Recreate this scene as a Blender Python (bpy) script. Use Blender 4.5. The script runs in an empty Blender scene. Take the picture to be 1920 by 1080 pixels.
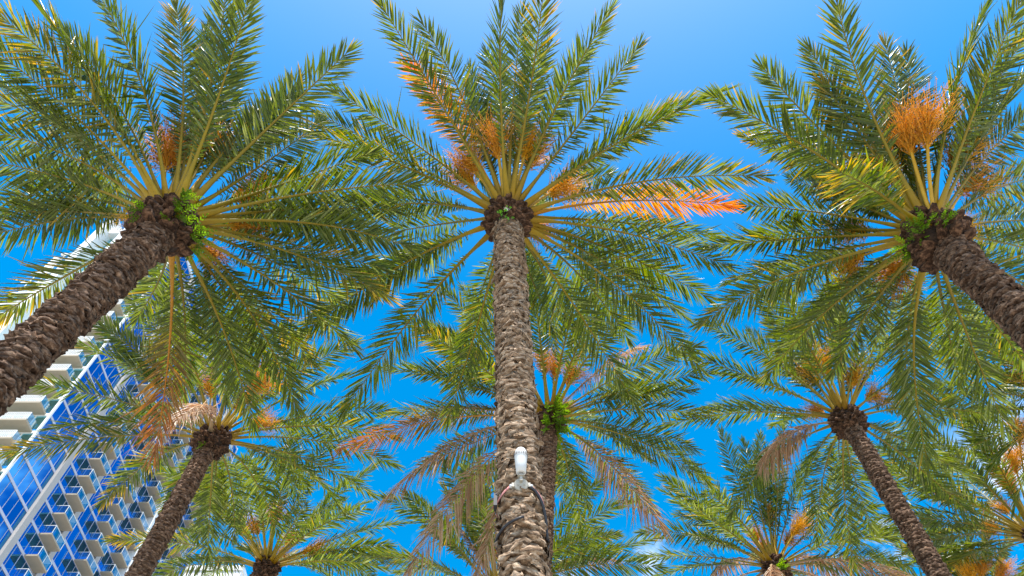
import bpy, math, random
import numpy as np
from mathutils import Vector, Matrix

R = math.radians
scene = bpy.context.scene
col = scene.collection
rng = np.random.default_rng(7)
random.seed(7)

# ------------------------------------------------------------------ camera
F_PX, PITCH, CAM_Z = 1400.0, R(58.0), 1.6
cd = bpy.data.cameras.new('camera')
cd.sensor_width = 36.0
cd.lens = F_PX / 1920.0 * 36.0
cd.clip_start, cd.clip_end = 0.05, 3000.0
cam = bpy.data.objects.new('camera', cd)
cam.location = (0, 0, CAM_Z)
cam.rotation_euler = (R(90) + PITCH, 0, 0)
col.objects.link(cam)
scene.camera = cam
EYE = np.array([0, 0, CAM_Z])

# ------------------------------------------------------------------ sky, sun, exposure
SUN_EL, SUN_AZ = R(69.0), R(177.0)      # azimuth clockwise from +Y: the sun stands high behind the camera
sun_dir = Vector((math.sin(SUN_AZ) * math.cos(SUN_EL), math.cos(SUN_AZ) * math.cos(SUN_EL), math.sin(SUN_EL)))
world = bpy.data.worlds.new('World')
scene.world = world
world.use_nodes = True
nt = world.node_tree
nt.nodes.clear()
def N(t, kind, **kw):
    n = t.nodes.new(kind)
    for k, v in kw.items():
        setattr(n, k, v)
    return n
sky = N(nt, 'ShaderNodeTexSky', sky_type='NISHITA', sun_disc=False, sun_elevation=SUN_EL, sun_rotation=SUN_AZ,
        altitude=0.0, air_density=1.0, dust_density=1.3, ozone_density=1.4)
hs = N(nt, 'ShaderNodeHueSaturation')
hs.inputs['Hue'].default_value = 0.488
hs.inputs['Saturation'].default_value = 1.62
hs.inputs['Value'].default_value = 1.35
nt.links.new(sky.outputs[0], hs.inputs['Color'])
# broken fair-weather cumulus, low in the sky all round
tc = N(nt, 'ShaderNodeTexCoord')
sep = N(nt, 'ShaderNodeSeparateXYZ')
nt.links.new(tc.outputs['Generated'], sep.inputs[0])
no = N(nt, 'ShaderNodeTexNoise')
no.inputs['Scale'].default_value = 6.0
no.inputs['Detail'].default_value = 7.0
no.inputs['Roughness'].default_value = 0.62
cmap = N(nt, 'ShaderNodeMapping'); cmap.inputs['Location'].default_value = (4.4, 7.7, 1.9)
nt.links.new(tc.outputs['Generated'], cmap.inputs['Vector']); nt.links.new(cmap.outputs[0], no.inputs['Vector'])
cr = N(nt, 'ShaderNodeMapRange', interpolation_type='SMOOTHSTEP')
cr.inputs['From Min'].default_value, cr.inputs['From Max'].default_value = 0.50, 0.64
nt.links.new(no.outputs['Fac'], cr.inputs['Value'])
el = N(nt, 'ShaderNodeMapRange', interpolation_type='SMOOTHSTEP')
el.inputs['From Min'].default_value, el.inputs['From Max'].default_value = 0.655, 0.56
nt.links.new(sep.outputs['Z'], el.inputs['Value'])
cm = N(nt, 'ShaderNodeMath', operation='MULTIPLY')
nt.links.new(cr.outputs[0], cm.inputs[0]); nt.links.new(el.outputs[0], cm.inputs[1])
mx = N(nt, 'ShaderNodeMixRGB')
mx.inputs['Color2'].default_value = (8.5, 9.0, 9.8, 1)
nt.links.new(cm.outputs[0], mx.inputs['Fac']); nt.links.new(hs.outputs[0], mx.inputs['Color1'])
bg = N(nt, 'ShaderNodeBackground')
bg.inputs['Strength'].default_value = 0.13
nt.links.new(mx.outputs[0], bg.inputs['Color'])
wo = N(nt, 'ShaderNodeOutputWorld')
nt.links.new(bg.outputs[0], wo.inputs['Surface'])

sl = bpy.data.lights.new('sun', 'SUN')
sl.energy, sl.angle, sl.color = 4.6, R(0.5), (1.0, 0.95, 0.86)
sun = bpy.data.objects.new('sun', sl)
sun.rotation_euler = sun_dir.to_track_quat('Z', 'Y').to_euler()
sun.location = (0, -20, 60)
col.objects.link(sun)

vs = scene.view_settings
scene.display_settings.display_device = 'sRGB'
vs.view_transform, vs.look, vs.exposure, vs.gamma, vs.use_curve_mapping = 'Standard', 'None', 0.85, 1.0, False
scene.cycles.max_bounces = 8
scene.cycles.transmission_bounces = 4
scene.cycles.use_denoising = True

# ------------------------------------------------------------------ pixel helpers (photo pixels, 1920 x 1080)
CP, SP = math.cos(PITCH), math.sin(PITCH)
def ray(u, v):
    a, b = (u - 960) / F_PX, (540 - v) / F_PX
    return np.array([a, CP - b * SP, SP + b * CP])
def at_y(u, v, y):
    d = ray(u, v)
    return EYE + d * (y / d[1])
def at_sphere(u, v, P, L, root=1):
    d = ray(u, v); q = EYE - P
    A, B, C = d @ d, 2 * d @ q, q @ q - L * L
    D = B * B - 4 * A * C
    if D < 0: D = 0.0
    return EYE + d * ((-B + root * math.sqrt(D)) / (2 * A))
def unit(v): 
    v = np.asarray(v, float)
    return v / max(1e-9, np.linalg.norm(v))
UPZ = np.array([0, 0, 1.0])

# ------------------------------------------------------------------ object helpers
def tag(o, label=None, cat=None, group=None, kind=None):
    if label: o['label'] = label
    if cat: o['category'] = cat
    if group: o['group'] = group
    if kind: o['kind'] = kind
    return o
def empty(name, loc):
    o = bpy.data.objects.new(name, None)
    o.location = loc; o.empty_display_size = 0.2
    col.objects.link(o); return o
def link(name, me, parent=None, mats=None, loc=None):
    """world-space mesh data under a parent that only carries a location"""
    o = bpy.data.objects.new(name, me)
    if mats:
        for m in (mats if isinstance(mats, (list, tuple)) else [mats]):
            me.materials.append(m)
    if parent:
        o.parent = parent
    if loc is not None: o.location = loc
    col.objects.link(o); return o
def tri_mesh(name, V, T, C=None, smooth=False):
    V = np.ascontiguousarray(V, np.float32); T = np.ascontiguousarray(T, np.int32)
    me = bpy.data.meshes.new(name)
    me.vertices.add(len(V)); me.vertices.foreach_set('co', V.ravel())
    n, k = T.shape
    me.loops.add(n * k); me.loops.foreach_set('vertex_index', T.ravel())
    me.polygons.add(n)
    me.polygons.foreach_set('loop_start', np.arange(0, n * k, k, dtype=np.int32))
    me.polygons.foreach_set('loop_total', np.full(n, k, np.int32))
    if smooth: me.polygons.foreach_set('use_smooth', np.ones(n, bool))
    if C is not None:
        ca = me.color_attributes.new('Col', 'FLOAT_COLOR', 'POINT')
        c4 = np.ones((len(V), 4), np.float32); c4[:, :3] = C
        ca.data.foreach_set('color', c4.ravel())
    me.update(calc_edges=True)
    return me
class MB:
    """collects boxes and tubes into one quad/tri mesh"""
    def __init__(s): s.v = []; s.f = []
    def box(s, lo, hi):
        b = len(s.v)
        x0, y0, z0 = lo; x1, y1, z1 = hi
        s.v += [(x0,y0,z0),(x1,y0,z0),(x1,y1,z0),(x0,y1,z0),(x0,y0,z1),(x1,y0,z1),(x1,y1,z1),(x0,y1,z1)]
        s.f += [[b+i for i in q] for q in ((0,3,2,1),(4,5,6,7),(0,1,5,4),(1,2,6,5),(2,3,7,6),(3,0,4,7))]
        return s
    def tube(s, pts, rad, n=8, cap=True, flat=1.0, up=UPZ):
        b = len(s.v); pts = np.asarray(pts, float)
        rad = np.broadcast_to(rad, len(pts))
        for i, p in enumerate(pts):
            t = unit(pts[min(i+1, len(pts)-1)] - pts[max(i-1, 0)])
            x = np.cross(t, up)
            if np.linalg.norm(x) < 1e-3: x = np.cross(t, [1, 0, 0])
            x = unit(x); y = np.cross(x, t)
            for k in range(n):
                a = 2*math.pi*k/n
                s.v.append(tuple(p + rad[i]*(x*math.cos(a) + y*math.sin(a)*flat)))
        for i in range(len(pts)-1):
            for k in range(n):
                k2 = (k+1) % n
                s.f.append([b+i*n+k, b+i*n+k2, b+(i+1)*n+k2, b+(i+1)*n+k])
        if cap:
            s.f.append([b+k for k in range(n)][::-1]); e = b+(len(pts)-1)*n
            s.f.append([e+k for k in range(n)])
        return s
    def lathe(s, o, axis, prof, n=24):
        axis = unit(axis); pts = [np.asarray(o) + axis*h for h, r in prof]
        x = np.cross(axis, [1, 0, 0.0])
        if np.linalg.norm(x) < 1e-3: x = np.cross(axis, [0, 1.0, 0])
        x = unit(x); y = np.cross(axis, x); b = len(s.v)
        for p, (h, r) in zip(pts, prof):
            for k in range(n):
                a = 2*math.pi*k/n
                s.v.append(tuple(p + max(r, 1e-4)*(x*math.cos(a) + y*math.sin(a))))
        for i in range(len(prof)-1):
            for k in range(n):
                k2 = (k+1) % n
                s.f.append([b+i*n+k, b+i*n+k2, b+(i+1)*n+k2, b+(i+1)*n+k])
        s.f.append([b+k for k in range(n)][::-1]); e = b+(len(prof)-1)*n
        s.f.append([e+k for k in range(n)])
        return s
    def mesh(s, name, smooth=False):
        me = bpy.data.meshes.new(name); me.from_pydata(s.v, [], s.f)
        if smooth:
            for p in me.polygons: p.use_smooth = True
        me.update(); return me
    def build(s, name, mat, parent=None, smooth=False, origin=None):
        if origin is not None:
            o_ = np.asarray(origin); s.v = [tuple(np.asarray(v) - o_) for v in s.v]
        return link(name, s.mesh(name, smooth), parent, mat)

# ------------------------------------------------------------------ materials
def mat(name):
    m = bpy.data.materials.new(name); m.use_nodes = True
    t = m.node_tree; b = t.nodes['Principled BSDF']
    return m, t, b
def plain(name, c, rough=0.6, metal=0.0, vary=0.12, scale=3.0, bump=0.0, spec=0.5):
    m, t, b = mat(name)
    tcn = N(t, 'ShaderNodeTexCoord')
    n = N(t, 'ShaderNodeTexNoise'); n.inputs['Scale'].default_value = scale; n.inputs['Detail'].default_value = 6
    t.links.new(tcn.outputs['Object'], n.inputs['Vector'])
    r = N(t, 'ShaderNodeMixRGB')
    r.inputs['Color1'].default_value = (*[x*(1-vary) for x in c], 1)
    r.inputs['Color2'].default_value = (*[min(1, x*(1+vary)) for x in c], 1)
    t.links.new(n.outputs['Fac'], r.inputs['Fac']); t.links.new(r.outputs[0], b.inputs['Base Color'])
    b.inputs['Roughness'].default_value = rough; b.inputs['Metallic'].default_value = metal
    b.inputs['Specular IOR Level'].default_value = spec
    if bump:
        bp = N(t, 'ShaderNodeBump'); bp.inputs['Strength'].default_value = bump; bp.inputs['Distance'].default_value = 0.02
        t.links.new(n.outputs['Fac'], bp.inputs['Height']); t.links.new(bp.outputs[0], b.inputs['Normal'])
    return m
def leaf_mat(name, rough, transl, spec, hue=0.488):
    m, t, b = mat(name)
    at = N(t, 'ShaderNodeAttribute', attribute_name='Col')
    t.links.new(at.outputs['Color'], b.inputs['Base Color'])
    b.inputs['Roughness'].default_value = rough
    b.inputs['Specular IOR Level'].default_value = spec
    tr = N(t, 'ShaderNodeBsdfTranslucent')
    g = N(t, 'ShaderNodeHueSaturation'); g.inputs['Hue'].default_value = hue
    g.inputs['Saturation'].default_value = 1.12; g.inputs['Value'].default_value = 1.75
    t.links.new(at.outputs['Color'], g.inputs['Color']); t.links.new(g.outputs[0], tr.inputs['Color'])
    mxs = N(t, 'ShaderNodeMixShader'); mxs.inputs[0].default_value = transl
    t.links.new(b.outputs[0], mxs.inputs[1]); t.links.new(tr.outputs[0], mxs.inputs[2])
    t.links.new(mxs.outputs[0], t.nodes['Material Output'].inputs['Surface'])
    return m
M = {}
M['leaf'] = leaf_mat('palm_leaflet', 0.33, 0.42, 0.55)
M['fern'] = leaf_mat('fern_leaf', 0.45, 0.45, 0.4)
M['fruit'] = leaf_mat('fruit_strand', 0.5, 0.4, 0.4, 0.51)
def rachis_mat():
    m, t, b = mat('leaf_stalk')
    at = N(t, 'ShaderNodeAttribute', attribute_name='Col')
    tcn = N(t, 'ShaderNodeTexCoord')
    n = N(t, 'ShaderNodeTexNoise'); n.inputs['Scale'].default_value = 9; n.inputs['Detail'].default_value = 5
    t.links.new(tcn.outputs['Object'], n.inputs['Vector'])
    k = N(t, 'ShaderNodeMapRange'); k.inputs['To Min'].default_value = 0.7; k.inputs['To Max'].default_value = 1.25
    t.links.new(n.outputs['Fac'], k.inputs['Value'])
    mu = N(t, 'ShaderNodeVectorMath', operation='SCALE')
    t.links.new(at.outputs['Color'], mu.inputs[0]); t.links.new(k.outputs[0], mu.inputs['Scale'])
    t.links.new(mu.outputs[0], b.inputs['Base Color']); b.inputs['Roughness'].default_value = 0.5; b.inputs['Specular IOR Level'].default_value = 0.3
    return m
M['stalk'] = rachis_mat()
def bark_mat(name, c1, c2, c3, bump=0.7):
    m, t, b = mat(name)
    tcn = N(t, 'ShaderNodeTexCoord'); oi = N(t, 'ShaderNodeObjectInfo')
    geo = N(t, 'ShaderNodeNewGeometry')
    mp = N(t, 'ShaderNodeMapping'); mp.inputs['Scale'].default_value = (14, 14, 40)
    t.links.new(geo.outputs['Position'], mp.inputs['Vector'])
    n1 = N(t, 'ShaderNodeTexNoise'); n1.inputs['Scale'].default_value = 1.0; n1.inputs['Detail'].default_value = 8; n1.inputs['Roughness'].default_value = 0.65
    t.links.new(mp.outputs[0], n1.inputs['Vector'])
    n2 = N(t, 'ShaderNodeTexNoise'); n2.inputs['Scale'].default_value = 3.2; n2.inputs['Detail'].default_value = 4
    t.links.new(geo.outputs['Position'], n2.inputs['Vector'])
    ra = N(t, 'ShaderNodeValToRGB')
    ra.color_ramp.elements[0].position = 0.30; ra.color_ramp.elements[0].color = (*c1, 1)
    ra.color_ramp.elements[1].position = 0.68; ra.color_ramp.elements[1].color = (*c3, 1)
    e = ra.color_ramp.elements.new(0.48); e.color = (*c2, 1)
    t.links.new(n1.outputs['Fac'], ra.inputs['Fac'])
    ad = N(t, 'ShaderNodeMath', operation='ADD'); t.links.new(n2.outputs['Fac'], ad.inputs[0]); t.links.new(oi.outputs['Random'], ad.inputs[1])
    k = N(t, 'ShaderNodeMapRange'); k.inputs['From Min'].default_value = 0.35; k.inputs['From Max'].default_value = 1.6
    k.inputs['To Min'].default_value = 0.68; k.inputs['To Max'].default_value = 1.32
    t.links.new(ad.outputs[0], k.inputs['Value'])
    mu = N(t, 'ShaderNodeVectorMath', operation='SCALE')
    t.links.new(ra.outputs[0], mu.inputs[0]); t.links.new(k.outputs[0], mu.inputs['Scale'])
    vo = N(t, 'ShaderNodeTexVoronoi'); vo.inputs['Scale'].default_value = 1.0
    mpv = N(t, 'ShaderNodeMapping'); mpv.inputs['Scale'].default_value = (9, 9, 26)
    t.links.new(geo.outputs['Position'], mpv.inputs['Vector']); t.links.new(mpv.outputs[0], vo.inputs['Vector'])
    kv = N(t, 'ShaderNodeMixRGB', blend_type='OVERLAY'); kv.inputs['Fac'].default_value = 0.28
    vc = N(t, 'ShaderNodeRGBToBW'); t.links.new(vo.outputs['Color'], vc.inputs[0])
    t.links.new(mu.outputs[0], kv.inputs['Color1']); t.links.new(vc.outputs[0], kv.inputs['Color2'])
    t.links.new(kv.outputs[0], b.inputs['Base Color']); b.inputs['Roughness'].default_value = 0.9
    b.inputs['Specular IOR Level'].default_value = 0.2
    n3 = N(t, 'ShaderNodeTexNoise'); n3.inputs['Scale'].default_value = 1.0; n3.inputs['Detail'].default_value = 9; n3.inputs['Roughness'].default_value = 0.7
    mp3 = N(t, 'ShaderNodeMapping'); mp3.inputs['Scale'].default_value = (34, 34, 62)
    t.links.new(geo.outputs['Position'], mp3.inputs['Vector']); t.links.new(mp3.outputs[0], n3.inputs['Vector'])
    bp = N(t, 'ShaderNodeBump'); bp.inputs['Strength'].default_value = bump; bp.inputs['Distance'].default_value = 0.035
    t.links.new(n3.outputs['Fac'], bp.inputs['Height']); t.links.new(bp.outputs[0], b.inputs['Normal'])
    return m
M['bark'] = bark_mat('palm_bark', (0.030, 0.016, 0.010), (0.115, 0.066, 0.042), (0.33, 0.215, 0.145))
M['bark_pale'] = bark_mat('palm_bark_pale', (0.045, 0.026, 0.016), (0.27, 0.175, 0.108), (0.62, 0.47, 0.335))
M['boot'] = bark_mat('leaf_base_bark', (0.018, 0.010, 0.006), (0.062, 0.032, 0.019), (0.24, 0.13, 0.075))
M['fibre'] = bark_mat('dark_fibre', (0.02, 0.012, 0.009), (0.045, 0.028, 0.02), (0.085, 0.05, 0.034))
M['white'] = plain('white_paint', (0.80, 0.79, 0.76), 0.5, vary=0.05, scale=0.6)
M['concrete'] = plain('grey_concrete', (0.40, 0.37, 0.34), 0.8, vary=0.12, scale=0.9, bump=0.15)
M['soffit'] = plain('beige_render', (0.36, 0.305, 0.225), 0.85, vary=0.10, scale=1.3)
M['mullion'] = plain('pale_aluminium', (0.50, 0.49, 0.56), 0.45, metal=0.0, vary=0.04)
M['core'] = plain('dark_core', (0.02, 0.05, 0.10), 0.6)
M['lamp'] = plain('lamp_white_enamel', (0.66, 0.65, 0.63), 0.35, vary=0.03, scale=20)
M['lamp_grey'] = plain('lamp_cream_metal', (0.40, 0.365, 0.30), 0.4, vary=0.06, scale=30)
M['black'] = plain('black_rubber', (0.02, 0.02, 0.026), 0.45, vary=0.2, scale=30)
M['strap'] = plain('faded_pink_webbing', (0.62, 0.26, 0.24), 0.8, vary=0.12, scale=60)
M['petal'] = plain('white_petal', (0.8, 0.8, 0.76), 0.6, vary=0.04)
M['paving'] = plain('pale_paving', (0.36, 0.33, 0.28), 0.85, vary=0.15, scale=0.8, bump=0.2)
def glass_mat(name, tint, rough=0.03):
    m, t, b = mat(name)
    oi = N(t, 'ShaderNodeObjectInfo')
    k = N(t, 'ShaderNodeMapRange'); k.inputs['To Min'].default_value = 0.86; k.inputs['To Max'].default_value = 1.12
    t.links.new(oi.outputs['Random'], k.inputs['Value'])
    mu = N(t, 'ShaderNodeVectorMath', operation='SCALE'); mu.inputs[0].default_value = tint
    t.links.new(k.outputs[0], mu.inputs['Scale']); t.links.new(mu.outputs[0], b.inputs['Base Color'])
    b.inputs['Metallic'].default_value = 1.0; b.inputs['Roughness'].default_value = rough
    return m
M['glass'] = glass_mat('blue_mirror_glass', (0.03, 0.24, 0.56))
M['glass_b'] = glass_mat('cyan_mirror_glass', (0.24, 0.62, 0.74))
def rail_glass():
    m, t, b = mat('clear_railing_glass')
    tr = N(t, 'ShaderNodeBsdfTransparent'); tr.inputs[0].default_value = (0.78, 0.9, 0.95, 1)
    gl = N(t, 'ShaderNodeBsdfGlossy'); gl.inputs['Roughness'].default_value = 0.02; gl.inputs['Color'].default_value = (0.9, 0.95, 1, 1)
    ms = N(t, 'ShaderNodeMixShader'); ms.inputs[0].default_value = 0.22
    t.links.new(tr.outputs[0], ms.inputs[1]); t.links.new(gl.outputs[0], ms.inputs[2])
    t.links.new(ms.outputs[0], t.nodes['Material Output'].inputs['Surface'])
    return m
M['rail'] = rail_glass()

# ------------------------------------------------------------------ ground
g = MB(); g.v = [(-900, -900, 0), (900, -900, 0), (900, 900, 0), (-900, 900, 0)]; g.f = [[0, 1, 2, 3]]
tag(g.build('ground', M['paving']), kind='structure')

# ------------------------------------------------------------------ the glass tower
XA, YB = -55.0, 60.0           # long side faces +X, short side faces -Y
YEND, XEND, TOP, FL = 106.5, -77.0, 111.0, 3.0
tower = empty('glass_tower', (XA, YB, 0))
tag(tower, 'tall blue mirror glass tower with rows of small concrete balconies', 'tower')
TO = (XA, YB, 0)
def tw(mb, name, m, parent=None): return mb.build(name, m, parent or tower, origin=TO)
tw(MB().box((XEND + 4.6, YB + 0.3, 0), (XA - 0.3, YEND - 0.3, TOP)), 'wall', M['core'])
COLS = [66.9, 73.8, 82.4, 89.2, 96.5, 103.2]
edges_y = [YB] + COLS + [YEND]
panes_a = []
for a, b in zip(edges_y[:-1], edges_y[1:]):
    n = max(1, round((b - a) / 1.38))
    for i in range(n):
        panes_a.append((a + (b - a) * i / n, a + (b - a) * (i + 1) / n))
nfl = int(TOP / FL)
unit_pane = None
cells = []
for k in range(nfl):
    for (a, b) in panes_a:
        c = np.array([XA, (a + b) / 2, (k + 0.5) * FL])
        d = np.linalg.norm(c - EYE)
        r_ = c - EYE; depth = r_[1] * CP + r_[2] * SP
        uu = 960 + F_PX * r_[0] / depth; vv = 540 - F_PX * (-r_[1] * SP + r_[2] * CP) / depth
        vis = -30 < uu < 420 and 480 < vv < 1110
        cells.append((0 if vis else 1, d, k, a, b))
cells.sort()
pane_mesh = {}
rest = MB()
for i, (hid, d, k, a, b) in enumerate(cells):
    z0, z1 = k * FL + 0.12, (k + 1) * FL - 0.12
    if i < 300:
        key = round(b - a, 3)
        if key not in pane_mesh:
            w, h = (b - a) / 2 - 0.02, (z1 - z0) / 2
            pm = MB().box((-0.1, -w, -h), (0.0, w, h)).mesh('window_pane'); pm.materials.append(M['glass'])
            pane_mesh[key] = pm
        o = link('window_pane', pane_mesh[key], tower, loc=(0.0, (a + b) / 2 - YB, (z0 + z1) / 2))
        o.rotation_euler = (0, rng.normal(0, 0.0035), rng.normal(0, 0.0035))
    else:
        rest.box((XA - 0.1, a + 0.02, z0), (XA, b - 0.02, z1))
tag(tw(rest, 'window_glazing', M['glass']), kind='stuff')
# floor bands and thin mullions of the long side
for k in range(1, nfl + 1):
    tw(MB().box((XA - 0.12, YB + 0.02, k * FL - 0.17), (XA + 0.07, YEND, k * FL + 0.17)), 'floor_band', M['mullion'])
for (a, b) in panes_a[1:]:
    if min(abs(a - c) for c in COLS) > 0.3:
        tw(MB().box((XA - 0.08, a - 0.028, 0), (XA + 0.04, a + 0.028, TOP)), 'mullion', M['mullion'])
for c in COLS:
    tw(MB().box((XA - 0.1, c - 0.5, 0), (XA + 0.42, c + 0.5, TOP + 0.2)), 'column', M['concrete'])
    if c == 89.2:
        tw(MB().box((XA - 0.1, c - 1.1, 0), (XA + 1.7, c - 0.52, 82.5)), 'fin_wall', M['white'])
tw(MB().box((XA - 0.15, YB - 0.18, 0), (XA + 0.12, YB + 0.10, TOP + 0.4)), 'corner_post', M['white'])
tw(MB().box((XA - 0.15, YEND - 0.1, 0), (XA + 0.12, YEND + 0.12, TOP + 0.4)), 'corner_post', M['mullion'])
# short side (faces the camera)
xs = [XA - 0.2 - i * 1.35 for i in range(17)]
def left_edge(k):            # the outline steps in towards the roof
    return XEND if k < 31 else (-75.2 if k < 34 else (-73.6 if k < 36 else -72.0))
cells_b = []
for k in range(nfl + 1):
    for x1, x0 in zip(xs[:-1], xs[1:]):
        if x0 < left_edge(k) - 0.3: continue
        cells_b.append((k, x0, x1))
cells_b.sort(key=lambda c: -c[0])
pm = MB().box((-0.645, 0.0, -1.37), (0.645, 0.1, 1.37)).mesh('window_pane'); pm.materials.append(M['glass_b'])
rest = MB()
for i, (k, x0, x1) in enumerate(cells_b):
    if i < 260:
        o = link('window_pane', pm, tower, loc=((x0 + x1) / 2 - XA, 0.0, (k + 0.5) * FL))
        o.rotation_euler = (rng.normal(0, 0.01), 0, rng.normal(0, 0.01))
    else:
        rest.box((x0 + 0.03, YB, k * FL + 0.13), (x1 - 0.03, YB + 0.1, (k + 1) * FL - 0.13))
tag(tw(rest, 'window_glazing', M['glass_b']), kind='stuff')
for k in range(1, nfl + 2):
    tw(MB().box((left_edge(k - 1), YB - 0.16, k * FL - 0.19), (XA - 0.16, YB + 0.25, k * FL + 0.19)), 'floor_band', M['white'])
for i, x in enumerate(xs[1:]):
    top = TOP + 3 if x > -72 else (108 if x > -73.6 else (102 if x > -75.2 else 93))
    tw(MB().box((x - 0.07, YB - 0.09, 0), (x + 0.07, YB + 0.2, top)), 'mullion', M['white'])
tw(MB().box((XEND, YB + 0.3, 0), (XEND + 4.7, YEND - 4, 92.8)), 'wall', M['white'])
tw(MB().box((XEND + 2.2, YB + 0.35, 92.8), (XEND + 4.7, YEND - 4, 107.8)), 'wall', M['white'])
for x0, x1, zt, dy in ((-69.2, -68.0, 117.5, 2.4), (-65.6, -64.2, 119.5, 1.6)):
    tw(MB().box((x0, YB - dy, 0 if dy > 2 else 96), (x1, YB + 0.5, zt)), 'fin_wall', M['white'])
tw(MB().box((-70.6, YB + 0.6, TOP + 0.2), (-58, YB + 12, TOP + 7)), 'roof_block', M['white'])
tw(MB().box((-68.0, YB - 1.2, 113.2), (-65.6, YB + 0.6, 114.2)), 'roof_beam', M['white'])
# balconies: slab, with railing as sub-part
def grid_rail(w):
    mb = MB()
    for x in (-w/2, w/2): mb.box((x - 0.03, -0.03, 0), (x + 0.03, 0.03, 1.1))
    mb.box((-w/2, -0.035, 1.06), (w/2, 0.035, 1.12)).box((-w/2, -0.03, 0.04), (w/2, 0.03, 0.09))
    n = int(w / 0.2)
    for i in range(1, n): mb.box((-w/2 + w*i/n - 0.028, -0.012, 0.06), (-w/2 + w*i/n + 0.028, 0.012, 1.08))
    for j in range(1, 6): mb.box((-w/2, -0.02, 0.06 + j*0.17 - 0.022), (w/2, 0.004, 0.06 + j*0.17 + 0.022))
    return mb
def balc_b(x0, x1, dep, ks):
    w = x1 - x0
    slab = MB().box((-w/2, -dep, 0), (w/2, 0, 0.26)).mesh('balcony'); slab.materials.append(M['soffit'])
    gr = grid_rail(w - 0.1); 
    gr.v = [(x, y - dep + 0.06, z + 0.26) for x, y, z in gr.v]
    gm = gr.mesh('railing'); gm.materials.append(M['white'])
    sp = MB().box((-0.0125, -dep + 0.1, 0.3), (0.0125, 0, 1.34)).mesh('side_glass')
    sp.materials.append(M['rail'])
    for k in ks:
        o = link('balcony', slab, tower, loc=((x0 + x1)/2 - XA, -0.17, k*FL - 0.1))
        link('railing', gm, o); link('side_glass', sp, o, loc=(w/2 - 0.03, 0, 0)); link('side_glass', sp, o, loc=(-w/2 + 0.03, 0, 0))
balc_b(-60.4, -55.5, 1.9, range(14, 36))
balc_b(-72.0, -69.3, 1.7, range(18, 32))
balc_b(-77.6, -74.6, 1.7, range(20, 31))
def balc_a(y0, y1, dep, ks):
    w = y1 - y0
    slab = MB().box((0, -w/2, 0), (dep, w/2, 0.22)).mesh('balcony'); slab.materials.append(M['soffit'])
    fr = MB()
    for y in (-w/2 + 0.03, 0, w/2 - 0.03): fr.box((dep - 0.06, y - 0.025, 0.22), (dep - 0.01, y + 0.025, 1.3))
    fr.box((dep - 0.065, -w/2, 1.28), (dep - 0.005, w/2, 1.33))
    for y in (-w/2 + 0.03, w/2 - 0.03): fr.box((0, y - 0.025, 1.28), (dep - 0.07, y + 0.025, 1.33))
    fm = fr.mesh('railing'); fm.materials.append(M['white'])
    gl = MB().box((dep - 0.045, -w/2 + 0.06, 0.26), (dep - 0.03, w/2 - 0.06, 1.26))
    gl.box((0.05, -w/2 + 0.02, 0.26), (dep - 0.08, -w/2 + 0.035, 1.26)).box((0.05, w/2 - 0.035, 0.26), (dep - 0.08, w/2 - 0.02, 1.26))
    gm = gl.mesh('railing_glass'); gm.materials.append(M['rail'])
    ac = MB().box((0.15, w/2 - 1.0, 0.22), (0.75, w/2 - 0.15, 1.0)).mesh('air_conditioner'); ac.materials.append(M['white'])
    for k in ks:
        o = link('balcony', slab, tower, loc=(0.02, (y0 + y1)/2 - YB, k*FL - 0.11))
        link('railing', fm, o); link('railing_glass', gm, o); link('air_conditioner', ac, o)
for y0 in (70.1, 78.6, 84.9, 92.3, 99.2):
    balc_a(y0, y0 + 3.05, 1.55, range(14, 36))

# ------------------------------------------------------------------ plain white tower behind it
wt = empty('white_tower', (-64, 126, 0))
tag(wt, 'plain white tower block behind the far edge of the glass tower', 'tower')
MB().box((-11, 0, 0), (10.4, 18, 98.3)).build('wall', M['white'], wt)
MB().box((-11.2, -0.2, 97.5), (10.6, 18.2, 98.6)).build('parapet', M['white'], wt)
for i in range(5):
    MB().box((10.3, 2.2 + i*3.2, 20), (10.44, 3.4 + i*3.2, 88)).build('window_strip', M['glass'], wt)

# ------------------------------------------------------------------ palms
GREEN = np.array([0.125, 0.160, 0.004]); GREEN2 = np.array([0.046, 0.086, 0.006]); PALE_GLINT = np.array([0.17, 0.20, 0.055])  # the pale tone mixes waxy bloom with sky and sun glints painted in
YEL = np.array([0.62, 0.36, 0.012]); ORA = np.array([0.60, 0.20, 0.012]); BRN = np.array([0.26, 0.135, 0.065]); DRY = np.array([0.46, 0.33, 0.20])
STK = np.array([0.25, 0.178, 0.008]); STKO = np.array([0.40, 0.20, 0.015])

def bez(P0, P1, P2, u):
    u = np.asarray(u)[:, None]
    p = (1-u)**2*P0 + 2*u*(1-u)*P1 + u*u*P2
    t = 2*(1-u)*(P1-P0) + 2*u*(P2-P1)
    return p, t / np.linalg.norm(t, axis=1)[:, None]

LF_T = []
for s_ in range(2):
    for a_ in range(2):
        i0 = s_*3 + a_; LF_T += [(i0, i0+1, i0+4), (i0, i0+4, i0+3)]
LF_T += [(6, 7, 9), (7, 8, 9)]
LF_T = np.array(LF_T)

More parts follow.
